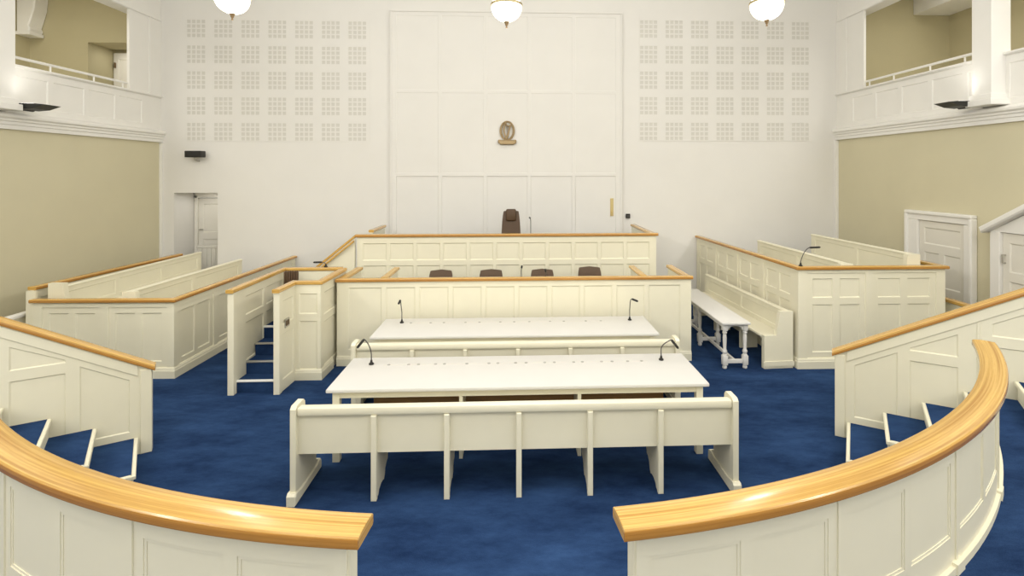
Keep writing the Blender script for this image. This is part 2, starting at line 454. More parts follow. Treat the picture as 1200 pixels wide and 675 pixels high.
# perforated acoustic boards left and right of the panelling
def acoustic(x0, x1, z0, z1, label):
    gx, gz, holes = 7, 5, []
    w, h = x1-x0, z1-z0
    px, pz = (w+.12)/gx, (h+.115)/gz
    gw, gh = px-.165, pz-.155
    hx, hz = gw/4, gh/4
    for i in range(gx):
        for j in range(gz):
            for a in range(4):
                for c in range(4):
                    u = .02+i*px+a*hx; v = .02+j*pz+c*hz
                    holes.append((u, u+hx*.74, v, v+hz*.74))
    b = B(); O = V((x0-.02, YB-.0085, z0-.02))
    W, H = w+.04, h+.04
    # front sheet as strips between hole rows so that the faces stay clean
    us = sorted({round(q, 5) for hh in holes for q in hh[:2]} | {0, round(W, 5)})
    vs = sorted({round(q, 5) for hh in holes for q in hh[2:]} | {0, round(H, 5)})
    hs = {(round(q[0], 5), round(q[2], 5)) for q in holes}
    bb = B()
    for i in range(len(us)-1):
        for j in range(len(vs)-1):
            u0, u1, v0, v1 = us[i], us[i+1], vs[j], vs[j+1]
            P = lambda u, v, d: (O.x+u, O.y+d, O.z+v)
            if (u0, v0) in hs:
                d = .006
                for (a, c) in (((u0, v0), (u1, v0)), ((u1, v0), (u1, v1)), ((u1, v1), (u0, v1)), ((u0, v1), (u0, v0))):
                    b.face([P(*a, 0), P(*c, 0), P(*c, d), P(*a, d)])
            else: b.face([P(u0, v0, 0), P(u1, v0, 0), P(u1, v1, 0), P(u0, v1, 0)])
    for a, c in (((0, 0), (W, 0)), ((W, 0), (W, H)), ((W, H), (0, H)), ((0, H), (0, 0))):
        b.face([(O.x+a[0], O.y, O.z+a[1]), (O.x+c[0], O.y, O.z+c[1]), (O.x+c[0], O.y+.008, O.z+c[1]), (O.x+a[0], O.y+.008, O.z+a[1])])
    o = b.build('acoustic_panel', M_WALL)
    tag(o, label, 'wall panel', 'perforated acoustic boards on the back wall')
    bb.box(O.x+.003, O.x+W-.003, O.y+.006, O.y+.0075, O.z+.003, O.z+H-.003)
    bo = bb.build('perforation_backing', M_HOLE); bo.parent = o  # thin backing sheet that shows through the perforations
acoustic(-7.046, -3.181, 3.607, 6.264, 'off-white perforated acoustic board on the back wall, left of the tall panelling')
acoustic(2.77, 6.68, 3.64, 6.372, 'off-white perforated acoustic board on the back wall, right of the tall panelling')

# tall central panelling
xs = [-2.629, -1.648, -.66, .298, 1.281, 2.253]
holes = []
U0 = -2.70
for k in range(5):
    a, c = xs[k]+.035-U0, xs[k+1]-.035-U0
    for v0, v1, dr in ((.9, 2.835, .02), (2.90, 4.66, .006), (4.72, 6.34, .006)):
        holes.append((rect(a, c, v0, v1), dr, .008, []))
b = B().relief(rect(0, 5.03, .0, 6.42), holes, (U0, YB-.045, 0), (1, 0, 0), (0, 0, 1), (0, -1, 0), .044)
struct(b.build('wall_panelling', M_WALL))
b = B()
for (x0, x1, z0, z1) in ((U0-.03, U0+.01, 0, 6.42), (2.32, 2.36, 0, 6.42), (U0-.03, 2.36, 6.422, 6.46)):
    b.box(x0, x1, YB-.06, YB-.046, z0, z1, .005)
struct(b.build('trim_panelling', M_WALL))
# concealed door leaf in the right-hand bay, with its brass plate
d = struct(B().relief(rect(0, .89, .905, 2.82), [], (1.325, YB-.034, 0), (1, 0, 0), (0, 0, 1), (0, -1, 0), .008).build('door_2', M_WALL))
B().box(2.095, 2.165, YB-.05, YB-.031, 1.95, 2.345, .004).build('push_plate', M_BRASS, d)
B().tube([(2.13, YB-.051, 2.0), (2.13, YB-.09, 2.0), (2.13, YB-.09, 2.06)], .010, 8).build('handle', M_BRASS, d, 40)

o = B().box(2.445, 2.54, YB-.05, YB-.001, 1.90, 2.0, .006).build('switch', M_BLACK)
tag(o, 'small square black wall switch right of the brass door plate', 'switch')
B().box(2.465, 2.52, YB-.056, YB-.050, 1.925, 1.975, .003).build('rocker', M_STEEL, o)

# alcove door and low boarded gate
holes = [(rect(.1, .72, 1.55, 2.2), .015, .015, []), (rect(.1, .72, .55, 1.4), .015, .015, [])]
b = B().relief(rect(0, .84, .0, 2.33), holes, (-7.24, YB+.72, 0), (1, 0, 0), (0, 0, 1), (0, -1, 0), .04)
d = struct(b.build('door_3', M_DOOR))
b = B(); b.box(-7.31, -7.235, YB+.66, YB+.75, 0, 2.40, .01); b.box(-7.31, -6.415, YB+.66, YB+.78, 2.34, 2.477, .01); b.build('door_frame', M_DOOR, d)
B().tube([(-7.19, YB+.715, 1.62), (-7.19, YB+.66, 1.62), (-7.10, YB+.65, 1.62)], .012, 8).build('handle', M_METAL, d, 40)
t = thing('half_gate', (-6.7, YB+.16, 0), 'low grey-white boarded half gate standing inside the alcove of the back wall', 'gate')
b = B()
for k in range(5): b.box(-6.90+k*.096, -6.90+k*.096+.091, YB+.12, YB+.15, .42, 1.27, .006)
b.build('boards', M_GREYW, t)
B().box(-6.925, -6.418, YB+.11, YB+.165, 1.272, 1.325, .008).build('top_rail', M_GREYW, t)
for x in (-6.86, -6.46): B().box(x-.03, x+.03, YB+.155, YB+.20, 0, 1.26).build('post', M_GREYW, t)

# right wall door with architrave
b = B().relief(rect(0, .94, .0, 2.06), [(rect(.1, .84, 1.66, 1.95), .015, .02, []), (rect(.1, .42, .95, 1.52), .015, .02, []), (rect(.52, .84, .95, 1.52), .015, .02, []),
     (rect(.1, .42, .2, .80), .015, .02, []), (rect(.52, .84, .2, .80), .015, .02, [])], (XR-.035, 8.885, 0), (0, -1, 0), (0, 0, 1), (-1, 0, 0), .03)
d = struct(b.build('door_4', M_DOOR))
b = B()
prof = [(.0, 0), (.05, .0), (.07, .03), (.07, .10), (.045, .12), (.045, .2), (.0, .2)]
for y0, y1, z0, z1 in ((7.79, 7.945, 0, 2.069), (8.89, 9.14, 0, 2.069), (7.79, 9.14, 2.07, 2.20)):
    b.box(XR-.075, XR-.002, y0, y1, z0, z1, .012)
for y0, y1, z0, z1 in ((7.765, 7.83, 0, 2.174), (9.10, 9.165, 0, 2.174), (7.765, 9.165, 2.175, 2.235)):
    b.box(XR-.11, XR-.003, y0, y1, z0, z1, .015)
b.build('door_frame', M_TRIM, d)

# pedimented doorcase nearer on the right wall
y0, y1 = 7.44, 5.9
b = B().relief(rect(0, 1.24, .0, 2.02), [(rect(.10, 1.14, 1.45, 1.88), .015, .02, []), (rect(.10, 1.14, .2, 1.32), .015, .02, [])], (XR-.07, 7.28, 0), (0, -1, 0), (0, 0, 1), (-1, 0, 0), .06)
d = struct(b.build('door_5', M_DOOR))
b = B(); b.box(XR-.12, XR-.003, 7.285, 7.44, 0, 2.03, .01); b.box(XR-.12, XR-.003, 5.9, 6.04, 0, 2.03, .01)
yc = (y0+y1)/2; zp = 2.02+.56*(y0-yc)
b.prism([(7.44, 2.03), (5.9, 2.03), (yc, zp)], (XR, 0, 0), (0, 1, 0), (0, 0, 1), (-1, 0, 0), .003, .10)
cp = [(7.50, 1.995), (yc, zp+.02), (yc, zp+.12), (7.54, 2.075)]
b.prism(cp, (XR, 0, 0), (0, 1, 0), (0, 0, 1), (-1, 0, 0), .003, .22, .02)
cp = [(5.84, 1.995), (yc, zp+.02), (yc, zp+.12), (5.80, 2.075)]
b.prism(cp, (XR, 0, 0), (0, 1, 0), (0, 0, 1), (-1, 0, 0), .003, .22, .02)
b.build('door_frame', M_TRIM, d)
B().tube([(XR-.075, 7.235, 1.58), (XR-.12, 7.235, 1.58), (XR-.12, 7.235, 1.70), (XR-.075, 7.235, 1.70)], .012, 8).build('handle', M_METAL, d, 40)

# ------------------------------------------------------------------ curved barriers
def arcbox(b, r0, r1, a0, a1, z0, z1, n=None):
    n = n or max(1, int(abs(a1-a0)/1.2)+1)
    rings = []
    for k in range(n+1):
        a = a0+(a1-a0)*k/n
        p0, p1 = arc_pt(a, r0), arc_pt(a, r1)
        rings.append([b.bm.verts.new(q) for q in ((*p0, z0), (*p1, z0), (*p1, z1), (*p0, z1))])
    for A, Bq in zip(rings, rings[1:]):
        for j in range(4): b.bm.faces.new((A[j], A[(j+1) % 4], Bq[(j+1) % 4], Bq[j]))
    b.bm.faces.new(rings[0]); b.bm.faces.new(rings[-1])
def barrier(side):
    s = 1 if side == 'right' else -1
    A = lambda off: -90+s*off             # degrees away from the centre line
    end = 54.7
    t = thing('curved_barrier', (*arc_pt(A(30), 4.94), 0), 'curved cream panelled barrier with broad oak capping at the front %s of the public area' % side, 'barrier')
    b = B(); arcbox(b, 4.90, 4.970, A(6.6), A(end), 0, 1.432); b.build('wall_panel', M_JOIN, t, 25)
    b = B()
    posts = [6.6, 18.4, 30.1, 41.9, end]
    zb, zt = .73, 1.432
    for i in range(4):
        p0, p1 = posts[i], posts[i+1]
        m = (p0+p1)/2
        for q0, q1 in ((p0+.12, p0+.75), (m-.32, m+.32), (p1-.75, p1-.12)): arcbox(b, 4.969, 4.978, A(q0), A(q1), zb, zt)
        arcbox(b, 4.969, 4.978, A(p0+.75), A(p1-.75), zt-.10, zt); arcbox(b, 4.969, 4.978, A(p0+.75), A(p1-.75), zb, zb+.20)
        for q0, q1 in ((p0+.75, m-.32), (m+.32, p1-.75)):      # thin bead round each panel
            arcbox(b, 4.969, 4.974, A(q0), A(q0+.16), zb+.2, zt-.1); arcbox(b, 4.969, 4.974, A(q1-.16), A(q1), zb+.2, zt-.1)
            arcbox(b, 4.969, 4.974, A(q0), A(q1), zb+.2, zb+.214); arcbox(b, 4.969, 4.974, A(q0), A(q1), zt-.114, zt-.1)
    b.build('panel_frame', M_JOIN, t, 25)
    for p in posts[1:-1]:
        b = B(); arcbox(b, 4.969, 4.986, A(p-.13), A(p+.13), zb+.001, zt); arcbox(b, 4.969, 5.006, A(p-.55), A(p+.55), zb+.001, zb+.06)
        b.build('pilaster', M_JOIN, t, 25)
    b = B(); arcbox(b, 4.969, 4.998, A(6.6), A(end), zb+.001, zb+.045); b.build('plinth', M_JOIN, t, 25)
    b = B()
    a0 = 5.95; e2 = end+.3
    n = 64
    path = [(*arc_pt(A(a0+(e2-a0)*k/n), 4.944), 1.482) for k in range(n+1)]
    if s < 0: pr = [(-q[0], q[1]) for q in CAPB]
    else: pr = CAPB
    b.sweep(path, [(-q[0], q[1]) for q in pr] if False else pr)
    o = b.build('capping_rail', M_OAK, t, 35)
    lp = edge_profile(.078, -.046, -.008)
    sub(B().sweep(path, lp if s > 0 else [(-q[0], q[1]) for q in lp]), 'edge_strip', M_EDGE, o, t, 35)
    o.modifiers.new('soft', 'BEVEL').width = .004
    o.modifiers['soft'].segments = 3; o.modifiers['soft'].limit_method = 'ANGLE'; o.modifiers['soft'].angle_limit = math.radians(55)
# capping section: a broad board with a shallow stepped top; a>0 is the public (outer) side for a path running to the right
CAPB = [(.078, -.006), (.072, 0), (.030, .004), (-.015, .006), (-.062, .002), (-.076, -.006), (-.078, -.040), (-.070, -.050), (.070, -.050), (.078, -.042)]
barrier('left'); barrier('right')

# ------------------------------------------------------------------ raked stair walls and stairs
def raked(side):
    s = 1 if side == 'right' else -1
    P, D, N = (PR, DR, NR) if s > 0 else (PL, DL, NL)
    za, k = (1.015, .538) if s > 0 else (.982, .567)
    zt = lambda t: za+k*t          # top of the capping
    T0, T1 = -.115, 2.9
    t = thing('stair_wall', (P.x, P.y, 0), 'raked cream panelled stair wall with sloping oak rail on the %s side of the court' % side, 'stair wall')
    # the local u axis runs up the stair; the panel faces the stairs (N)
    holes = []
    top = .235
    cols = [(.055, .444), (.546, .942), (1.20, 1.60), (1.70, 2.10), (2.2, 2.6)]
    for i, (u0, u1) in enumerate(cols):
        if i == 0: holes.append(([(u0, .243), (u1, .243), (u1, zt(u1)-top), (u0, zt(u0)-top)], .012, .01, []))
        else:
            zz = .953 if i == 1 else .953+.53*(u0-.546)*1.0
            if i >= 2: zz = .96+.245*(i-1)
            zlo = .243+.5*u0*.6 if i > 1 else .30
            holes.append((rect(u0, u1, zlo, zz), .012, .01, []))
            lo = zz+.10
            hi0, hi1 = zt(u0)-top, zt(u1)-top
            if hi0 < lo+.03: hi0 = lo+.03
            holes.append(([(u0, lo), (u1, lo), (u1, hi1), (u0, hi0)], .012, .01, []))
    outer = [(T0, 0), (T1, 0), (T1, zt(T1)-.05), (T0, zt(T0)-.05)]
    if s < 0: pass
    U = V((D.x, D.y, 0)); Nn = V((N.x, N.y, 0))
    # one level of frame: outer recess line under the capping
    outer_holes = []
    b = B().relief(outer, holes, (P.x, P.y, 0), U, (0, 0, 1), Nn, .075)
    b.build('panelling', M_JOIN, t)
    # raised flat moulding under the rail and down the newel edge
    b = B()
    b.prism([(T0+.10, zt(T0+.10)-.17), (T1, zt(T1)-.17), (T1, zt(T1)-.055), (T0+.10, zt(T0+.1)-.055)], (P.x, P.y, 0), U, (0, 0, 1), Nn, 0, .012, .006)
    b.build('under_rail', M_JOIN, t)
    b = B()
    b.prism(rect(T0-.012, T0+.085, 0, zt(T0)-.052), (P.x, P.y, 0), U, (0, 0, 1), Nn, -.088, .014, .006)
    b.build('newel_post', M_JOIN, t)
    m = 1.14
    b = B().prism([(m-.055, .74), (m-.03, .74), (m-.03, zt(m-.03)-.175), (m-.055, zt(m-.055)-.175)], (P.x, P.y, 0), U, (0, 0, 1), Nn, 0, .008, .004)
    b.build('stile', M_JOIN, t)
    b = B()
    off = Nn*-.037
    pa = V((P.x, P.y, zt(T0-.04)))+U*(T0-.04)+off; pb = V((P.x, P.y, zt(T1)))+U*T1+off
    b.sweep([pa, pb], cap_profile(-.065, .065, .055, .014))
    o = b.build('capping_rail', M_OAK, t, 35)
    lp = edge_profile(.065, -.050, -.022)
    sub(B().sweep([pa, pb], lp if s > 0 else [(-q[0], q[1]) for q in lp]), 'edge_strip', M_EDGE, o, t, 35)
    # stairs
    st = thing('staircase', (P.x, P.y, 0), 'short flight of blue carpeted steps with cream nosings beside the %s stair wall' % side, 'stairs')
    TT = list(TS)+[1.37, 1.72]; ZZ = list(ZS)+[.91, 1.09]
    off0 = .018
    Sn = SR if s > 0 else SL; Sn = V((Sn.x, Sn.y, 0))
    for i in range(6):
        t0 = TT[i]; t1 = TT[i+1] if i < 5 else 2.9
        z0 = 0 if i < 3 else .731
        SW = STW[s][i] if i < 3 else STN
        if i in (3,):
            b = B().prism(rect(t0, t0+.029, off0, SW), (P.x, P.y, 0), U, Sn, (0, 0, 1), .002, ZZ[i]-.012)
        else:
            zlow = .002 if i < 3 else .732
            b = B().prism(rect(t0+.012, (t1 if i < 5 else 2.9)+.0, off0, SW), (P.x, P.y, 0), U, Sn, (0, 0, 1), zlow, ZZ[i]-.014)
        stp = b.build('step', M_JOIN, st)
        # nosing: a rounded cream edge along the front, returned down the open side
        b = B().prism(rect(t0-.012, t0+.022, off0, SW+.012), (P.x, P.y, 0), U, Sn, (0, 0, 1), ZZ[i]-.030, ZZ[i], .006)
        if i < 3: b.prism(rect(t0+.022, t1+.012, SW-.03, SW+.012), (P.x, P.y, 0), U, Sn, (0, 0, 1), ZZ[i]-.030, ZZ[i], .006)
        sub(b, 'nosing', M_JOIN, stp, st)
        if i != 3:
            b = B().prism(rect(t0+.022, t1+.012, off0, SW-.03), (P.x, P.y, 0), U, Sn, (0, 0, 1), ZZ[i]-.014, ZZ[i]-.002)
            sub(b, 'carpet', M_CARPET, stp, st)
raked('left'); raked('right')

# ------------------------------------------------------------------ benches
def bench(yb, label):
    x0, x1 = -1.975, 2.025
    t = thing('bench', ((x0+x1)/2, yb, 0), label, 'bench', 'long cream court benches')
    b = B().box(x0+.05, x1-.05, yb-.015, yb+.075, .757, .83, .016); b.build('top_rail', M_JOIN, t, 40)
    b = B().box(x0+.05, x1-.05, yb+.022, yb+.05, .41, .758); b.build('backrest', M_JOIN, t)
    b = B().box(x0+.05, x1-.05, yb+.06, yb+.46, .415, .445, .008); b.build('seat', M_JOIN, t)
    prof = [(-.025, 0), (.0, .12), (0, .825), (.03, .85), (.17, .85), (.20, .82), (.23, .56), (.30, .47), (.48, .455), (.50, .42), (.46, .14), (.54, .10), (.54, 0)]
    prof[0] = (-.0, 0)
    for xa in (x0, x1-.05):
        e = B().prism(prof, (xa, yb-.03, 0), (0, 1, 0), (0, 0, 1), (1, 0, 0), 0, .05).build('end_panel', M_JOIN, t)
        out = -.012 if xa == x0 else .012
        sh = [(-.04, 0), (-.04, .085), (-.02, .105), (.02, .105), (.10, .085), (.44, .085), (.50, .105), (.55, .10), (.57, .08), (.57, 0)]
        sub(B().prism(sh, (xa-.014, yb-.03, 0), (0, 1, 0), (0, 0, 1), (1, 0, 0), 0, .078, .01), 'foot', M_JOIN, e, t)
    br = [(0, 0), (.05, 0), (.075, .03), (.15, .045), (.21, .035), (.25, .02), (.28, .05), (.30, .10), (.345, .13), (.39, .14), (.405, .20), (.385, .26), (.415, .32), (.42, .414), (.0, .414)]
    for k in range(1, 6):
        xc = .03+.642*(k-3)
        s = B().prism(rect(-.024, .024, 0, .756), (xc, yb-.012, 0), (1, 0, 0), (0, 0, 1), (0, -1, 0), -.033, .014, .006).build('rear_post', M_JOIN, t)
        sub(B().prism(br, (xc-.018, yb+.023, 0), (0, 1, 0), (0, 0, 1), (1, 0, 0), 0, .036, .004), 'bracket', M_JOIN, s, t)
    return t
bench(4.60, 'nearest long cream bench, its six-bay back fully in view on the carpet')
bench(6.27, 'second long cream bench standing between the two white tables')

# ------------------------------------------------------------------ counsel tables
def table(x0, x1, y0, y1, label, sox):
    t = thing('court_table', ((x0+x1)/2, (y0+y1)/2, 0), label, 'table', 'long white court tables')
    b = B().box(x0, x1, y0, y1, .712, .75, .012); b.build('tabletop', M_TABLE, t, 40)
    b = B()
    for ya in (y0+.06, y1-.085): b.box(x0+.06, x1-.06, ya, ya+.025, .64, .713)
    for xa in (x0+.06, x1-.085): b.box(xa, xa+.025, y0+.06, y1-.06, .64, .713)
    b.build('apron', M_JOIN, t)
    for xa in (x0+.05, x1-.12):
        for ya in (y0+.05, y1-.12):
            b = B().box(xa, xa+.07, ya, ya+.07, .0, .712, .005); b.build('leg', M_JOIN, t)
    w = (x1-x0-.24)/3
    for k in (1, 2):
        xa = x0+.12+w*k
        b = B().box(xa-.018, xa+.018, y0+.07, y1-.10, .0, .64); b.build('divider', M_JOIN, t)
    ym = y0+.42
    b = B().box(x0+.36, x1-.36, ym, ym+.02, .10, .70); b.build('modesty_panel', M_BROWN, t)
    ys = y1-.245
    b = B().box(sox[0]-.06, sox[-1]+.06, ys-.022, ys+.022, .7495, .7508); b.build('inlay_strip', M_STRIP, t)
    for x in sox:
        b = B().lathe([(.018, 0), (.018, .004), (.013, .006), (.001, .006)], (x, ys, .7507), 12); b.build('socket', M_SOCKET, t, 40)
    return t
table(-1.885, 1.985, 5.16, 6.05, 'nearest long white table, between the two benches', [-1.42, -1.20, -1.09, -.90, -.80, -.55, -.30, -.20, 0, .12, .33, .44, .66, .76, .98, 1.10, 1.28, 1.44])
table(-1.915, 1.93, 6.80, 7.655, 'farther long white table, right in front of the lower bench of the court clerk', [-1.50, -1.22, -1.03, -.72, -.52, -.22, -.02, .20, .50, .70, 1.02, 1.24])

# ------------------------------------------------------------------ gooseneck microphones
def mic(base, pts, head, label):
    """base point, stem points (absolute), head end point"""
    t = thing('gooseneck_microphone', base, label, 'microphone', 'gooseneck microphones')
    B().lathe([(.028, .0006), (.028, .012), (.016, .02), (.010, .05), (.008, .05)], base, 14).build('base', M_BLACK, t, 40)
    B().tube([V(base)+V((0, 0, .03))]+[V(p) for p in pts], .0065, 8).build('stem', M_STEEL, t, 40)
    a = V(pts[-1]); h = V(head); B().tube([a, a.lerp(h, .1), a.lerp(h, .9), h], [.008, .015, .015, .007], 10).build('head', M_BLACK, t, 40)
def bend(p0, p1, p2, n=6):
    return [tuple(V(p0)*(1-k/n)**2+V(p1)*2*(k/n)*(1-k/n)+V(p2)*(k/n)**2) for k in range(n+1)]
z = .751
mic((-1.62, 5.83, z), [(-1.62, 5.83, .86)]+bend((-1.62, 5.83, .86), (-1.63, 5.83, .97), (-1.70, 5.83, 1.035)), (-1.775, 5.82, .94), 'bent gooseneck microphone at the left end of the nearest white table')
mic((1.675, 5.83, z), [(1.675, 5.83, .87)]+bend((1.675, 5.83, .87), (1.67, 5.83, .93), (1.79, 5.82, .985)), (1.87, 5.81, .885), 'bent gooseneck microphone at the right end of the nearest white table')
mic((-1.632, 7.43, z), [(-1.632, 7.43, .9)]+bend((-1.632, 7.43, .9), (-1.645, 7.43, 1.0), (-1.652, 7.43, 1.08)), (-1.68, 7.42, 1.02), 'upright gooseneck microphone at the left end of the farther white table')
mic((1.669, 7.43, z), [(1.669, 7.43, .9), (1.675, 7.43, 1.0)]+bend((1.675, 7.43, 1.0), (1.68, 7.43, 1.055), (1.70, 7.43, 1.06)), (1.79, 7.42, 1.025), 'angled gooseneck microphone at the right end of the farther white table')

# ------------------------------------------------------------------ court boxes
def caprail(name, root, path, a0=-.07, a1=.035, th=.05, mat=None):
    o = B().sweep(path, cap_profile(a0, a1, th, .012)).build(name, mat or M_OAK, root, 35)
    sub(B().sweep(path, edge_profile(a1)), 'edge_strip', M_EDGE, o, root, 35)
    return o
def plinth(root, path): return B().sweep([(p[0], p[1], 0) for p in path], PLINTH).build('plinth', M_JOIN, root)

# left jury box: front, side, stepped rear partition
ZJ = 1.123
A0, A1, A2 = (-6.79, 7.50), (-4.83, 7.455), (-4.75, 11.26)
t = thing('jury_box', (-5.8, 7.5, 0), 'low cream panelled box with oak rail along the left wall', 'court box')
w, _, _ = frame_of(A0, A1)
panel('front_panel', t, A0, A1, 0, ZJ-.05, bay_holes([(.12, .93), (1.04, 1.86)], [(.23, .92)], 2, .095, .085))
w, _, _ = frame_of(A1, A2)
nb = 4; bw = (w-.12)/nb
panel('side_panel', t, (A1[0]-.0, A1[1]), A2, 0, ZJ-.05, bay_holes([(.10+k*bw, .10+(k+1)*bw-.10) for k in range(nb)], [(.23, .92)], 2, .085, .075), .058)
caprail('capping_rail', t, [(A0[0]-.03, A0[1], ZJ), (*A1, ZJ), (*A2, ZJ)])
plinth(t, [A0, A1, A2])
R0, R1 = (-6.87, 7.60), (-6.74, 10.62)
panel('rear_panel', t, R0, R1, 0, 1.23, bay_holes([(.1, 1.4), (1.5, 2.9)], [(.3, 1.05)], 2), .05)
caprail('rear_rail', t, [(*R0, 1.28), (*R1, 1.28)], -.09, .03)
panel('end_panel', t, (-6.93, 7.545), (-6.80, 7.545), 0, 1.23, [], .03)
# seats in the left box
def pew(name, A, Bp, ztop, zseat, wseat, face, label, cat='bench', zfloor=0.0, endw=.20, group=None, tilt=.05, endtop=None, under=True):
    """A near end, Bp far end (back line); face +1 = seat on the +X side"""
    t = thing(name, (A[0], A[1], zfloor), label, cat, group)
    d = V((Bp[0]-A[0], Bp[1]-A[1], 0)); L = d.length; d.normalize()
    n = V((d.y, -d.x, 0)) if face > 0 else V((-d.y, d.x, 0))
    O = (A[0], A[1], 0)
    # back board leaning a little, in the section (n, z)
    th = .035
    prof = [(0, zfloor), (th, zfloor), (th+tilt, zseat), (th, ztop), (0, ztop)]
    prof = [(0, zfloor), (tilt+th, zfloor), (tilt+th, zseat+.02), (th, ztop-.02), (th, ztop-.02)]
    npan = max(1, round(L/1.15)); pw = (L-.14)/npan; zb0 = zseat+.001
    hs = [(rect(.09+k*pw, .09+(k+1)*pw-.08, zseat+.07, ztop-.10), .010, .008, []) for k in range(npan)]
    out = rect(.03, L, zb0, ztop-.034)
    fr = n*(th+.012)
    B().relief(out, hs, V(O)+fr, d, (0, 0, 1), n, th+.01).build('backrest', M_JOIN, t)
    prof = [(-.02, ztop-.035), (th+.02, ztop-.035), (th+.025, ztop-.015), (th+.01, ztop), (-.01, ztop), (-.025, ztop-.015)]
    B().prism(prof, O, n, (0, 0, 1), d, .03, L).build('top_rail', M_JOIN, t)
    prof = [(.005, zseat-.04), (wseat, zseat-.04), (wseat+.01, zseat-.02), (wseat, zseat), (.005, zseat)]
    B().prism(prof, O, n, (0, 0, 1), d, .035, L).build('seat', M_JOIN, t)
    if under:
        prof = [(wseat-.06, zfloor), (wseat-.035, zfloor), (wseat-.035, zseat-.042), (wseat-.06, zseat-.042)]
        B().prism(prof, O, n, (0, 0, 1), d, .05, L).build('seat_front', M_JOIN, t)
    else:
        for k in range(3):
            dk = d*(L*(k+1)/3-.06)
            B().prism(rect(.02, wseat-.08, zfloor+.001, zseat-.042), V(O)+dk, n, (0, 0, 1), d, -.018, .018).build('support', M_JOIN, t)
    # moulded line along the back
    prof = [(-.03, zfloor), (wseat+.02, zfloor), (wseat+.02, zseat+.02), (endw+.03, zseat+.02), (endw-.03, endtop or ztop), (-.03, endtop or ztop)]
    e = B().prism(prof, O, n, (0, 0, 1), d, -.045, .03, .0).build('end_panel', M_JOIN, t)
    return t, O, n, d
pew('jury_bench', (-6.66, 7.66), (-6.65, 11.05), 1.25, .85, .52, 1, 'rear cream bench inside the left box, backing onto its stepped rear partition', 'bench', .4, .21, 'benches inside the court boxes', .05, 1.32)
pew('jury_bench', (-5.63, 7.66), (-5.50, 10.45), 1.19, .62, .45, 1, 'front cream bench inside the left box, nearer the centre of the court', 'bench', .2, .19, 'benches inside the court boxes')
struct(B().box(-6.69, -5.70, 7.60, YB-.002, .001, .398).build('floor_jury_tier', M_CARPET))
struct(B().box(-5.69, -4.95, 7.60, YB-.002, .001, .198).build('floor_jury_step', M_CARPET))

# right box: taller, two rows of panels
ZR = 1.515
A0, A1 = (4.19, 7.43), (6.44, 7.42)
AF = (4.035, 11.26); AE = (6.44, 10.3)
t = thing('press_box', (5.3, 7.4, 0), 'tall cream panelled box with two rows of panels and oak rail, right of the court', 'court box')
rows = [(.235, .945), (1.045, 1.33)]
panel('front_panel', t, A0, A1, 0, ZR-.05, bay_holes([(.14, 1.03), (1.14, 2.11)], rows, 2, .11, .085))
w, _, _ = frame_of(AF, A0)
nb = 4; bw = (w-.12)/nb
panel('side_panel', t, AF, (A0[0], A0[1]), 0, ZR-.05, bay_holes([(.06+k*bw, .06+(k+1)*bw-.10) for k in range(nb)], rows, 2, .085, .075), .058)
panel('end_panel', t, A1, AE, 0, ZR-.05, bay_holes([(.1, 1.3), (1.4, 2.7)], rows, 2), .058)
caprail('capping_rail', t, [(*AF, ZR), (*A0, ZR), (*A1, ZR), (*AE, ZR)])
plinth(t, [AF, A0, A1, AE])
struct(B().box(5.25, 6.36, 7.55, YB-.002, .001, .55).build('floor_press_tier', M_CARPET))
pew('press_bench', (6.10, 7.56), (6.04, 10.15), 1.67, 1.0, .45, -1, 'rear cream bench inside the right box, its back rising above the oak rail', 'bench', .55, .20, 'benches inside the court boxes')
pew('press_bench', (5.10, 7.62), (5.04, 10.38), 1.52, .85, .45, -1, 'front cream bench inside the right box, half hidden by the side rail', 'bench', .3, .20, 'benches inside the court boxes')
struct(B().box(4.30, 5.24, 7.55, 11.0, .001, .30).build('floor_press_step', M_CARPET))
# mic on the right box rail
mic((4.25, 7.47, ZR+.001), [(4.25, 7.47, 1.58)]+bend((4.25, 7.47, 1.58), (4.30, 7.48, 1.75), (4.40, 7.5, 1.785)), (4.57, 7.50, 1.79), 'thin gooseneck microphone on the oak rail corner of the right box')

# low dwarf partitions behind the boxes
def dwarf(x, ya, yb, zt, capm, label):
    t = thing('dwarf_partition', (x, ya, 0), label, 'partition')
    panel('panel', t, (x-.03, ya), (x-.03, yb), 0, zt-.05, [(rect(.1, abs(yb-ya)-.1, .25, zt-.2), .012, .012, [])], .06) if False else None
    b = B().relief(rect(0, abs(ya-yb), 0, zt-.05), [(rect(.12, abs(yb-ya)/2-.05, .25, zt-.22), .012, .012, []), (rect(abs(yb-ya)/2+.05, abs(yb-ya)-.12, .25, zt-.22), .012, .012, [])],
                   (x-.03 if x > 0 else x+.03, ya, 0), (0, -1, 0), (0, 0, 1), (-1 if x > 0 else 1, 0, 0), .06)
    b.build('panelling', M_JOIN, t)
    B().sweep([(x, ya, zt), (x, yb, zt)], cap_profile(-.06, .06, .05, .012)).build('capping_rail', capm, t, 35)
dwarf(6.66, 7.72, 6.1, .97, M_OAK, 'low cream partition with oak rail beside the tall right box')
dwarf(-7.06, 7.75, 6.3, .90, M_TRIM, 'low white capped partition beside the left box')

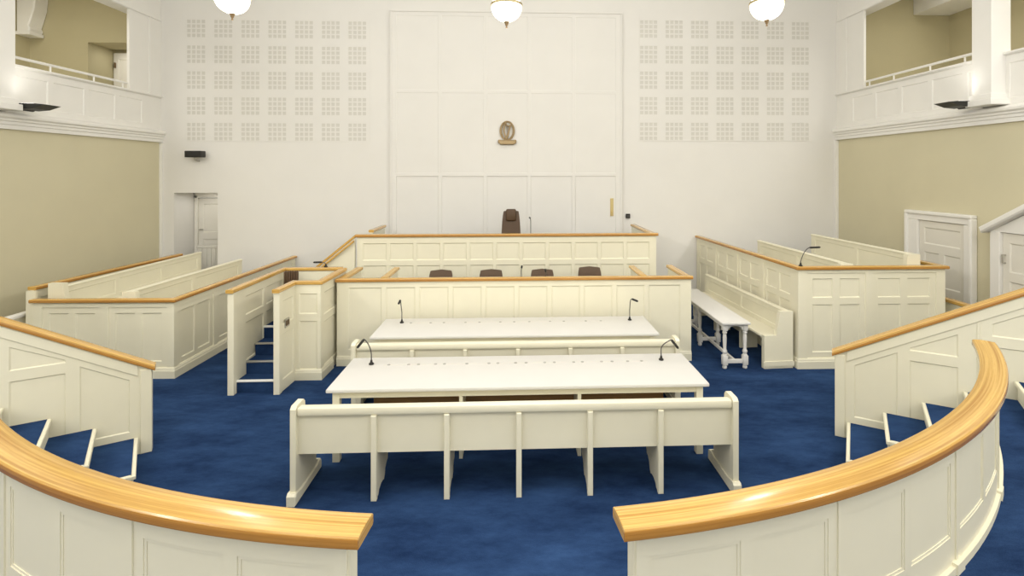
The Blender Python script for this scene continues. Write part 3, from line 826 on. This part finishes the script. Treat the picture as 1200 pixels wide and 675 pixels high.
# right side: pew against the box and the turned-leg table
t, O, n, d = pew('pew', (4.10, 7.51), (3.93, 10.35), .84, .47, .40, -1, 'long cream pew along the side of the tall right box', 'pew', 0, .20, None, .06, None, False)
B().prism([(-.02, 0), (.43, 0), (.43, .02), (.36, .02), (.33, .035), (.24, .035), (.20, .02), (.10, .02), (.07, .035), (.0, .035), (-.02, .06)], (4.10, 7.46, 0), n, (0, 0, 1), -d, 0, .012) if False else None
B().prism([(-.045, .035), (.435, .035), (.435, .10), (.42, .11), (-.03, .11), (-.045, .10)], O, n, (0, 0, 1), d, -.06, -.046, .0).build('end_plinth', M_JOIN, t)

t = thing('side_table', (3.27, 8.5, 0), 'long narrow white table on turned legs, in front of the pew at right', 'table')
tx0, tx1, ty0, ty1 = 3.035, 3.465, 7.40, 9.62
B().box(tx0, tx1, ty0, ty1, .665, .70, .012).build('tabletop', M_TABLE, t, 40)
def turned(x, y):
    b = B()
    b.box(x-.036, x+.036, y-.036, y+.036, .57, .6645, .004)
    b.box(x-.038, x+.038, y-.038, y+.038, .06, .20, .006)
    pr = [(.032, .20), (.034, .212), (.024, .222), (.030, .235), (.036, .25), (.036, .27), (.026, .285), (.023, .30), (.027, .40), (.0285, .46), (.025, .50), (.022, .515), (.033, .53), (.033, .545), (.025, .555), (.030, .57)]
    b.lathe(pr, (x, y, 0), 16)
    b.lathe([(.020, .0005), (.032, .012), (.034, .035), (.024, .052), (.030, .0605)], (x, y, 0), 16)
    return b
ys = [7.475, 8.50, 9.53]
for yy in ys:
    for xx in (3.10, 3.405): turned(xx, yy).build('leg', M_TABLE, t, 35)
    b = B().box(3.138, 3.367, yy-.022, yy+.022, .085, .14, .006); b.build('cross_rail', M_TABLE, t)
    arch = [(3.136, .664), (3.136, .575)]+[(3.2525+.105*math.cos(PI-a*PI/8), .575+.06*math.sin(a*PI/8)) for a in range(9)]+[(3.369, .575), (3.369, .664)]
    b = B().prism(arch, (0, yy-.012, 0), (1, 0, 0), (0, 0, 1), (0, 1, 0), 0, .024); b.build('arched_apron', M_TABLE, t)
for y0_, y1_ in ((7.513, 8.462), (8.538, 9.492)):
    for xx in (3.10, 3.405):
        b = B().box(xx-.010, xx+.010, y0_, y1_, .60, .664); b.build('side_apron', M_TABLE, t)
    b = B().box(3.235, 3.27, y0_-.012, y1_+.012, .09, .135, .006); b.build('stretcher', M_TABLE, t)

# ------------------------------------------------------------------ clerk's bench
ZK = 1.31
KX0, KX1, KY = -2.69, 2.72, 7.83
struct(B().box(-2.62, 2.65, 7.92, 9.18, .001, .30).build('floor_clerk_dais', M_CARPET))
t = thing('clerk_bench', (0, KY, 0), 'lower cream panelled bench front with oak rail, behind the farther white table', 'court bench')
w = KX1-KX0
def cols(w, first, n, gap):
    mid = (w-2*.17-2*first-(n+1)*gap)/n
    out = [(.17, .17+first)]; u = .17+first+gap
    for k in range(n): out.append((u, u+mid)); u += mid+gap
    out.append((w-.17-first, w-.17)); return out
panel('front_panel', t, (KX0, KY), (KX1, KY), 0, ZK-.05, [(rect(a, c, .24, 1.175), .016, .02, []) for a, c in cols(w, .50, 8, .055)])
caprail('capping_rail', t, [(KX0-.012, KY, ZK), (KX1+.02, KY, ZK)])
plinth(t, [(KX0, KY), (KX1, KY)])
for x0, nm in ((KX0+.02, 'left'), (KX1-.08, 'right')):
    b = B().box(x0, x0+.06, KY+.065, 8.78, .002, ZK-.05); b.build('return_panel', M_JOIN, t)
    B().sweep([(x0+.03, KY+.072, ZK), (x0+.03, 8.80, ZK)], cap_profile(-.055, .055, .05, .012)).build('return_rail', M_OAK, t, 35)
for x0 in (-2.03, 1.97):
    b = B().box(x0, x0+.05, KY+.065, 8.72, .301, ZK-.045); b.build('partition', M_JOIN, t)
    B().sweep([(x0+.025, KY+.072, ZK+.005), (x0+.025, 8.74, ZK+.005)], cap_profile(-.05, .05, .045, .012)).build('partition_rail', M_OAK, t, 35)
b = B().box(-1.97, 1.96, KY+.065, KY+.50, 1.0, 1.035, .006); b.build('desk_top', M_TABLE, t)

# ------------------------------------------------------------------ judge's bench
ZG = 1.805
GX0, GX1, GY = -2.83, 2.575, 9.28
struct(B().box(-2.75, 2.49, 9.36, YB-.05, .001, .90).build('floor_judge_dais', M_CARPET))
t = thing('judges_bench', (0, GY, 0), 'upper cream panelled bench front with oak rail below the harp emblem', 'court bench')
w = GX1-GX0
us = [(.10+k*(w-.17)/11, .10+(k+1)*(w-.17)/11-.055) for k in range(11)]
hs = [(rect(a, c, 1.335, 1.645), .016, .016, []) for a, c in us]+[(rect(a, c, .35, 1.245), .016, .016, []) for a, c in us]
panel('front_panel', t, (GX0, GY), (GX1, GY), 0, ZG-.05, hs)
caprail('capping_rail', t, [(GX0-.03, GY, ZG), (GX1+.03, GY, ZG)])
plinth(t, [(GX0, GY), (GX1, GY)])
for x0, ya, zr in ((GX0+.015, 10.0, ZG), (GX1-.075, GY+.065, ZG)):
    yz = 10.95
    b = B().box(x0, x0+.06, ya, yz, .002, ZG-.05); b.build('return_panel', M_JOIN, t)
    B().sweep([(x0+.03, ya+.01, ZG), (x0+.03, yz+.02, ZG)], cap_profile(-.05, .05, .05, .012)).build('return_rail', M_OAK, t, 35)
b = B().box(-2.72, 2.45, GY+.065, GY+.34, 1.55, 1.585, .006); b.build('desk_top', M_TABLE, t)
# raked screen down to the left
sx0, sx1, sz0, sz1 = -2.875, -3.75, 1.80, 1.08
b = B().prism([(sx0, 0), (sx1, 0), (sx1, sz1-.05), (sx0, sz0-.05)], (0, GY, 0), (1, 0, 0), (0, 0, 1), (0, -1, 0), -.06, 0); b.build('raked_panel', M_JOIN, t)
B().sweep([(sx1, GY+.03, sz1), (sx0+.01, GY+.03, sz0)], cap_profile(-.05, .05, .05, .012)).build('raked_rail', M_OAK, t, 35)
B().sweep([(sx1+.05, GY-.045, sz1-.04), (sx0+.0, GY-.045, sz0-.04-.05)], cap_profile(-.02, .02, .04, .012)).build('handrail', M_OAK, t, 35)
mic((.285, 9.62, 1.586), [(.285, 9.62, 1.7), (.285, 9.62, 1.98)]+bend((.285, 9.62, 1.98), (.283, 9.6, 2.04), (.272, 9.57, 2.06)), (.258, 9.54, 2.075), 'upright thin gooseneck microphone beside the tall judge chair')
mic((.09, 8.12, 1.036), [(.09, 8.12, 1.3)]+bend((.09, 8.12, 1.3), (.09, 8.12, 1.38), (.095, 8.1, 1.40)), (.10, 8.08, 1.44), 'short upright microphone between the middle two low chairs')
mic((.49, 8.12, 1.036), [(.49, 8.12, 1.25)]+bend((.49, 8.12, 1.25), (.48, 8.12, 1.33), (.475, 8.1, 1.345)), (.468, 8.06, 1.385), 'small microphone tip just in front of the third low chair from left')

# ------------------------------------------------------------------ witness stand with steps
ZT = 1.385
t = thing('witness_stand', (-3.2, 7.5, 0), 'narrow raised cream stand with carpeted steps, left of the lower bench', 'witness stand')
XI = -3.685   # inner face of the left wall
rows = [(.90, 1.18), (.30, .80)]
hs = [(rect(a, c, z0, z1), .014, .014, []) for a, c in ((.12, .62), (.70, 1.20)) for z0, z1 in ((.96, 1.22), (.34, .86))]
b = B().relief(rect(0, 1.46, 0, ZT-.05), hs, (XI, 8.36, 0), (0, -1, 0), (0, 0, 1), (1, 0, 0), .06); b.build('side_panel', M_JOIN, t)
b = B().box(-3.752, -3.672, 6.83, 6.91, 0, ZT-.05, .006); b.build('newel_post', M_JOIN, t)
b = B().box(-3.745, -2.80, 8.362, 8.42, .0, ZT-.05); b.build('rear_panel', M_JOIN, t)
B().sweep([(-3.715, 6.81, ZT), (-3.715, 8.39, ZT), (-2.80, 8.39, ZT)], cap_profile(-.05, .05, .05, .012)).build('capping_rail', M_OAK, t, 35)
# right side: short side wall, front, long side wall
Q0, Q1, Q2, Q3 = (-3.10, 6.85), (-3.085, 7.315), (-2.735, 7.315), (-2.728, 8.36)
sp = panel('side_panel', t, (Q0[0], Q0[1]+.03), Q1, 0, ZT-.05, [(rect(.07, .37, .15, .76), .012, .012, []), (rect(.07, .37, .88, 1.2), .012, .012, [])], .05)
b = B().box(-3.165, -3.085, 6.83, 6.91, 0, ZT-.05, .006); b.build('newel_post', M_JOIN, t)
panel('front_panel', t, (Q1[0]-.04, Q1[1]), Q2, 0, ZT-.05, [(rect(.09, .34, .14, .825), .012, .014, []), (rect(.09, .34, .925, 1.21), .012, .014, [])], .05)
panel('side_panel', t, (Q2[0]+.0, Q2[1]+.0), Q3, 0, ZT-.05, [(rect(.12, .92, .15, .78), .012, .014, []), (rect(.12, .92, .88, 1.2), .012, .014, [])], .045)
B().sweep([(-3.125, 6.81, ZT), (-3.115, 7.345, ZT), (-2.755, 7.345, ZT), (-2.752, 8.335, ZT)], cap_profile(-.05, .05, .05, .012)).build('capping_rail', M_OAK, t, 35)
plinth(t, [(Q1[0], Q1[1]), Q2, (Q3[0], 7.75)])
b = B().box(-3.096, -3.084, 7.00, 7.13, .82, .94, .004); pl = b.build('metal_plate', M_METAL, t)
for yy in (7.035, 7.095): sub(B().box(-3.083, -3.078, yy-.02, yy+.02, .845, .915, .002), 'slot', M_DBRONZE, pl, t)
for i in range(4):
    y0 = 6.915+.245*i; y1 = y0+.245 if i < 3 else 8.355
    z0 = .167*(i+1)
    xr = -3.175 if i < 2 else -3.17
    b = B().box(XI+.002, xr, y0+.008, y1+.006, .001, z0-.012); s = b.build('step', M_CARPET, t)
    sub(B().box(XI+.002, xr, y0-.010, y0+.026, z0-.026, z0, .006), 'nosing', M_METAL if i in (1, 2) else M_TRIM, s, t)
b = B().box(-3.165, -2.80, 7.375, 8.355, .001, .655); b.build('landing', M_CARPET, t)
mic((-3.06, 8.40, ZT+.001), [(-3.06, 8.40, 1.43)]+bend((-3.06, 8.40, 1.43), (-3.08, 8.4, 1.462), (-3.12, 8.4, 1.464)), (-3.26, 8.4, 1.462), 'microphone bent flat over the rear oak rail of the witness stand')

# ------------------------------------------------------------------ chairs
def chair(loc, zback, wt, wb, label, pillow=False, face=0.0, group=None):
    """upholstered chair; local: sitter looks to -Y, back at +Y. zback = height above its floor"""
    t = bpy.data.objects.new('leather_chair' , None); COL.objects.link(t); t.location = loc; t.rotation_euler = (0, 0, face)
    tag(t, label, 'chair', group); t['_o'] = (0, 0, 0)
    # back: lofted rounded cushion
    b = B(); n = 8; rings = []
    zs0 = .46
    for k in range(n+1):
        f = k/n; zz = zs0+(zback-zs0)*f
        w = wb+(wt-wb)*f
        if k == n: w -= .03
        if k == n-1 : w -= .008
        y0 = .20+.10*f; th = .085-.02*f
        if k == n: th -= .03
        r = []
        for (a, c) in ((-1, -.35), (-.86, -.5), (-.4, -.56), (0, -.58), (.4, -.56), (.86, -.5), (1, -.35), (1, .35), (.86, .5), (0, .55), (-.86, .5), (-1, .35)):
            r.append(b.bm.verts.new((a*w/2, y0+c*th+.02*abs(a)**2*-1, zz+(.018*(1-abs(a)**2) if k == n else 0))))
        rings.append(r)
    for p, q in zip(rings, rings[1:]):
        for i in range(12): b.bm.faces.new((p[i], p[(i+1) % 12], q[(i+1) % 12], q[i]))
    b.bm.faces.new(rings[0]); b.bm.faces.new(rings[-1])
    b.build('backrest', M_LEATHER, t, 50)
    if pillow:
        b = B().box(-wt*.31, wt*.31, .185, .33, zback-.19, zback+.045, .03); b.build('head_pillow', M_LEATHER, t, 60)
    b = B().box(-.25, .25, -.28, .22, .40, .49, .03); b.build('seat', M_LEATHER, t, 60)
    for s in (-1, 1):
        a = B().tube([(s*.27, .19, .44), (s*.29, .17, .64), (s*.29, -.02, .66), (s*.29, -.16, .655), (s*.28, -.18, .60), (s*.255, -.16, .44)], .02, 8); a.build('armrest', M_CHAIRBASE, t, 50)
    b = B().tube([(0, -.02, .10), (0, -.02, .41)], .028, 12); b.build('pedestal', M_CHAIRBASE, t, 50)
    for k in range(5):
        an = 2*PI*k/5+.3
        g = B().tube([(.02*math.cos(an), -.02+.02*math.sin(an), .10), (.26*math.cos(an), -.02+.26*math.sin(an), .065)], [.024, .015], 8).build('leg', M_CHAIRBASE, t, 50)
        c = B().lathe([(.02, -.028), (.028, -.015), (.028, .015), (.02, .028)], (0, 0, 0), 12)
        for v in c.bm.verts: v.co = V((v.co.z, v.co.y, v.co.x+.0285))
        for v in c.bm.verts: v.co += V((.26*math.cos(an), -.02+.26*math.sin(an), 0))
        o = c.build('caster', M_CHAIRBASE, t, 50); o.parent = g
    return t
for x, zt, lab in ((-1.26, .945, 'leftmost low dark leather chair behind the lower bench'), (-.415, .945, 'dark leather chair second from left behind the lower bench'),
                   (.455, .945, 'dark leather chair third from left behind the lower bench, a microphone before it'), (1.265, .98, 'rightmost dark leather chair behind the lower bench, standing slightly higher')):
    chair((x, 8.45, .301), zt, .385, .42, lab, False, 0, 'dark leather chairs behind the lower bench')
chair((-.09, 10.0, .902), 1.235, .33, .42, 'tall dark brown judge chair with head pillow, centred under the harp emblem', True)
# plain chair inside the witness stand, seen edge-on with a channelled brown back
t = thing('witness_chair', (-3.42, 7.98, .668), 'dark brown chair with ribbed back inside the witness stand', 'chair')
b = B()
for k in range(6): b.box(-3.60+k*.036, -3.60+k*.036+.033, 8.10, 8.16, 1.07, 1.375, .012)
b.build('backrest', M_LEATHER, t, 50)
B().box(-3.61, -3.22, 7.76, 8.15, .99, 1.06, .02).build('seat', M_LEATHER, t, 50)
for xx in (-3.58, -3.25):
    for yy in (7.79, 8.12): B().tube([(xx, yy, .6685), (xx, yy, .99)], .016, 8).build('leg', M_CHAIRBASE, t, 50)

# ------------------------------------------------------------------ wall fittings
t = thing('harp_emblem', (-.18, YB-.06, 3.53), 'bronze harp emblem in an oval ring, high on the centre of the back wall', 'emblem')
ex, ez, ey = -.183, 3.83, YB-.075
ov = lambda rx, rz, y, n=40: [(ex+rx*math.cos(2*PI*k/n), y, ez+rz*math.sin(2*PI*k/n)) for k in range(n+1)]
b = B(); b.tube(ov(.152, .205, ey), .014, 8); b.tube(ov(.125, .185, ey), .009, 8)
for k in range(28):
    a = 2*PI*k/28
    b.tube([(ex+.125*math.cos(a), ey, ez+.185*math.sin(a)), (ex+.152*math.cos(a), ey, ez+.205*math.sin(a))], .005, 5)
b.build('oval_ring', M_BRONZE, t, 50)
b = B()
b.tube(bend((ex+.075, ey-.01, ez+.125), (ex+.03, ey-.01, ez-.02), (ex-.005, ey-.01, ez-.17), 8), [.018, .016, .016, .017, .018, .02, .021, .022, .02], 8)   # sound box
b.tube(bend((ex+.08, ey-.01, ez+.12), (ex+.01, ey-.012, ez+.07), (ex-.035, ey-.01, ez+.15), 8), .016, 8)     # neck
b.tube(bend((ex-.04, ey-.012, ez+.145), (ex-.115, ey-.012, ez+.01), (ex-.01, ey-.01, ez-.18), 8), [.02, .018, .016, .015, .015, .015, .016, .018, .02], 8)    # fore-pillar
b.lathe([(.001, -.028), (.02, -.02), (.028, 0), (.02, .02), (.001, .028)], (ex-.04, ey-.015, ez+.15), 10)
b.build('harp', M_BRONZE, t, 50)
b = B()
for k in range(6):
    f = .12+.15*k
    top = V((ex-.03+.10*f, ey-.01, ez+.125-.02*math.sin(f*PI))); bot = V((ex-.005+.065*f, ey-.01, ez-.15+.22*f))
    b.tube([top, bot], .0035, 5)
b.build('string', M_DBRONZE, t)
b = B()
b.prism([(-.185, -.01), (-.15, -.055), (.15, -.055), (.185, -.01), (.185, .03), (.12, .045), (-.12, .045), (-.185, .03)], (ex, ey+.03, ez-.25), (1, 0, 0), (0, 0, 1), (0, -1, 0), 0, .07, .015)
b.lathe([(.03, -.04), (.04, 0), (.03, .04)], (ex-.165, ey-.01, ez-.238), 10); b.lathe([(.03, -.04), (.04, 0), (.03, .04)], (ex+.165, ey-.01, ez-.238), 10)
b.build('scroll_base', M_BRONZE, t, 40)
B().box(ex-.02, ex+.02, ey+.012, YB-.046, ez-.27, ez-.21).build('bracket', M_DBRONZE, t)

t = thing('wall_speaker', (-6.76, YB-.1, 3.2), 'small black loudspeaker on a bracket above the alcove', 'speaker')
b = B().box(-6.94, -6.605, YB-.27, YB-.09, 3.235, 3.372, .012); b.build('cabinet', M_BLACK, t)
b = B().box(-6.90, -6.645, YB-.276, YB-.269, 3.252, 3.355, .004); b.build('grille', M_CHAIRBASE, t)
b = B().tube([(-6.79, YB-.17, 3.234), (-6.79, YB-.17, 3.18), (-6.79, YB-.003, 3.16)], .014, 8); b.build('bracket', M_METAL, t, 40)

def floodlight(s, x, y, zz, label):
    t = thing('floodlight', (x, y, zz), label, 'floodlight', 'black floodlights below the gallery pillars')
    X = XL if s < 0 else XR
    b = B().tube([(x, y-.16, zz-.02), (x, y-.155, zz-.02), (x, y+.155, zz-.02), (x, y+.16, zz-.02)], [.03, .047, .047, .03], 14); b.build('cylinder', M_BLACK, t, 40)
    d = -s
    pr = [(0, -.045), (.10*d, -.06), (.27*d, -.045), (.44*d, .015), (.30*d, .028), (.04*d, .03)]
    b = B().prism(pr, (x, y-.15, zz), (1, 0, 0), (0, 0, 1), (0, 1, 0), 0, .30, .012); b.build('housing', M_BLACK, t)
    xa, xb = sorted((x+.08*d, x+.26*d))
    b = B().box(xa, xb, y-.12, y+.12, zz+.028, zz+.034); b.build('lens', M_LENS, t)
    b = B().tube([(x, y, zz-.02), (X+d*.10, y, zz-.03)], .02, 8); b.build('wall_arm', M_BLACK, t, 40)
floodlight(-1, XL+.13, 8.09, 3.915, 'black floodlight with a flat wedge head below the left gallery pillar')
floodlight(1, XR-.15, 7.78, 3.99, 'black floodlight with a flat wedge head below the right gallery pillar')

def pendant(x, y, zr, r, label):
    t = thing('pendant_lamp', (x, y, ZC), label, 'lamp', 'lit glass bowl pendants')
    prof = [(.001, -r*.98)]+[(r*math.sin(a*PI/24), -r*.98*math.cos(a*PI/24)) for a in range(1, 12)]+[(r*.995, 0), (r*.97, .01), (.001, .01)]
    b = B().lathe(prof, (x, y, zr), 40); b.build('bowl', M_LAMP, t, 60)
    b = B().lathe([(r*.96, .012), (r*1.03, .006), (r*1.06, .018), (r*1.03, .035), (r*.96, .03)], (x, y, zr), 40); b.build('rim', M_GOLD, t, 60)
    for k in range(6):
        an = 2*PI*k/6+.35
        b = B().tube([(x+(r+.001)*math.sin(a*PI/24)*math.cos(an), y+(r+.001)*math.sin(a*PI/24)*math.sin(an), zr-(r*.98+.001)*math.cos(a*PI/24)) for a in range(1, 13)], .0022, 5)
        b.build('rib', M_GOLD, t)
    b = B().lathe([(.001, -.075), (.012, -.07), (.008, -.05), (.018, -.035), (.02, -.02), (.03, -.008), (.03, .004)], (x, y, zr-r*.98), 14); b.build('finial', M_DBRONZE, t, 50)
    b = B().lathe([(r*.96, .03), (r*.85, .09), (r*.6, .16), (.06, .22), (.02, .25)], (x, y, zr), 32); b.build('upper_glass', M_LAMP, t, 60)
    b = B().tube([(x, y, zr+.25), (x, y, ZC-.04)], .012, 8); b.build('stem', M_GOLD, t, 40)
    b = B().lathe([(.02, -.06), (.07, -.03), (.08, -.001)], (x, y, ZC), 20); b.build('ceiling_rose', M_GOLD, t, 50)
pendant(-.105, 6.0, 4.845, .178, 'lit opal bowl pendant hanging at the centre, before the tall panelling')
pendant(-3.24, 6.0, 4.905, .185, 'lit opal bowl pendant hanging at left, before the perforated wall')
pendant(3.0, 6.0, 4.915, .19, 'lit opal bowl pendant hanging at right, before the perforated wall')

# ------------------------------------------------------------------ light
def area(name, loc, rot, sx, sy, e, col=(1, 1, 1)):
    l = bpy.data.lights.new(name, 'AREA'); l.shape = 'RECTANGLE'; l.size = sx; l.size_y = sy; l.energy = e; l.color = col
    o = bpy.data.objects.new(name, l); COL.objects.link(o); o.location = loc; o.rotation_euler = rot
    return o
WARM = (1.0, .975, .93)
area('ceiling_fill', (-.15, 7.6, ZC-.03), (0, 0, 0), 10, 5, 100, WARM)  # added overhead fill for the court, no fitting modelled
area('ceiling_fill_public', (-.15, 1.2, ZC-.03), (0, 0, 0), 10, 5, 150, WARM)  # second overhead fill, added above the public area
area('front_fill', (-.15, YF+.1, 5.0), (PI/2, 0, 0), 14, 5.5, 430, (1, .98, .94))  # added fill from behind the camera; the front wall has no window
for sx, px in ((-3.6, -5.6), (3.4, 5.4)):
    o = area('court_box_fill', (sx, -.5, 7.6), (0, 0, 0), 4, 2.5, 92, (1, .975, .93))  # unseen fill added to brighten the court boxes and far joinery
    o.data.spread = math.radians(115)
    o.rotation_euler = (V((px, 8.2, 1.2))-o.location).to_track_quat('-Z', 'Y').to_euler()
for gx, a in ((XL+.12, -1), (XR-.12, 1)):
    area('side_wall_fill', (gx, 0, 6.0), (0, a*math.radians(62), 0), .35, 11, 380, WARM)  # added fill thrown across the room onto the opposite side wall
area('recess_fill', (-8.6, YB+.35, 5.67), (0, 0, 0), .3, .2, 3, WARM)  # small fill put in to brighten the gallery door recess
area('alcove_fill', (-6.85, YB+.35, 2.46), (0, 0, 0), .3, .2, 1.5, WARM)  # weak fill added to lift the alcove reveals
for gx in (-9.0, 8.6): area('gallery_fill', (gx, 6.5, 6.95), (0, 0, 0), 1.2, 7, 92, WARM)  # unseen fill added to brighten each gallery interior
def spot(name, loc, to, e, ang, col):
    l = bpy.data.lights.new(name, 'SPOT'); l.energy = e; l.spot_size = ang; l.spot_blend = .8; l.shadow_soft_size = .1; l.color = col
    o = bpy.data.objects.new(name, l); COL.objects.link(o); o.location = loc
    o.rotation_euler = (V(to)-V(loc)).to_track_quat('-Z', 'Y').to_euler()
spot('aisle_fill', (-.08, 3.1, 7.85), (-.08, 2.9, 0), 650, .62, (1, .985, .96))  # added spot that lightens the carpet between the barriers
spot('flood_left', (XL+.40, 8.09, 4.02), (XL-.1, 7.7, 6.5), 6, 2.6, (1, .98, .94))
spot('flood_right', (XR-.42, 7.78, 4.10), (XR+.1, 7.4, 6.5), 6, 2.6, (1, .98, .94))
for x in (-3.24, -.105, 3.0):
    l = bpy.data.lights.new('pendant_bulb', 'POINT'); l.energy = 36; l.shadow_soft_size = .15; l.color = (1, .975, .93)
    o = bpy.data.objects.new('pendant_bulb', l); COL.objects.link(o); o.location = (x, 6.0, 4.25)
w = bpy.data.worlds.new('world'); scn.world = w; w.use_nodes = True
w.node_tree.nodes['Background'].inputs['Color'].default_value = (.9, .95, 1, 1)
w.node_tree.nodes['Background'].inputs['Strength'].default_value = .3

for o in bpy.data.objects:
    if '_o' in o: del o['_o']

# ------------------------------------------------------------------ camera
cam = bpy.data.cameras.new('camera'); co = bpy.data.objects.new('camera', cam); COL.objects.link(co)
co.location = (0, 0, 2.9); co.rotation_euler = (PI/2, 0, math.radians(-2.37))
cam.sensor_fit = 'HORIZONTAL'; cam.sensor_width = 36; cam.lens = 18
cam.shift_x = -29/1200; cam.shift_y = -134.5/1200
cam.clip_start = .05; cam.clip_end = 100
scn.camera = co
vs = scn.view_settings
scn.display_settings.display_device = 'sRGB'
vs.view_transform = 'Standard'; vs.look = 'None'; vs.exposure = -0.04; vs.gamma = 1.0; vs.use_curve_mapping = False
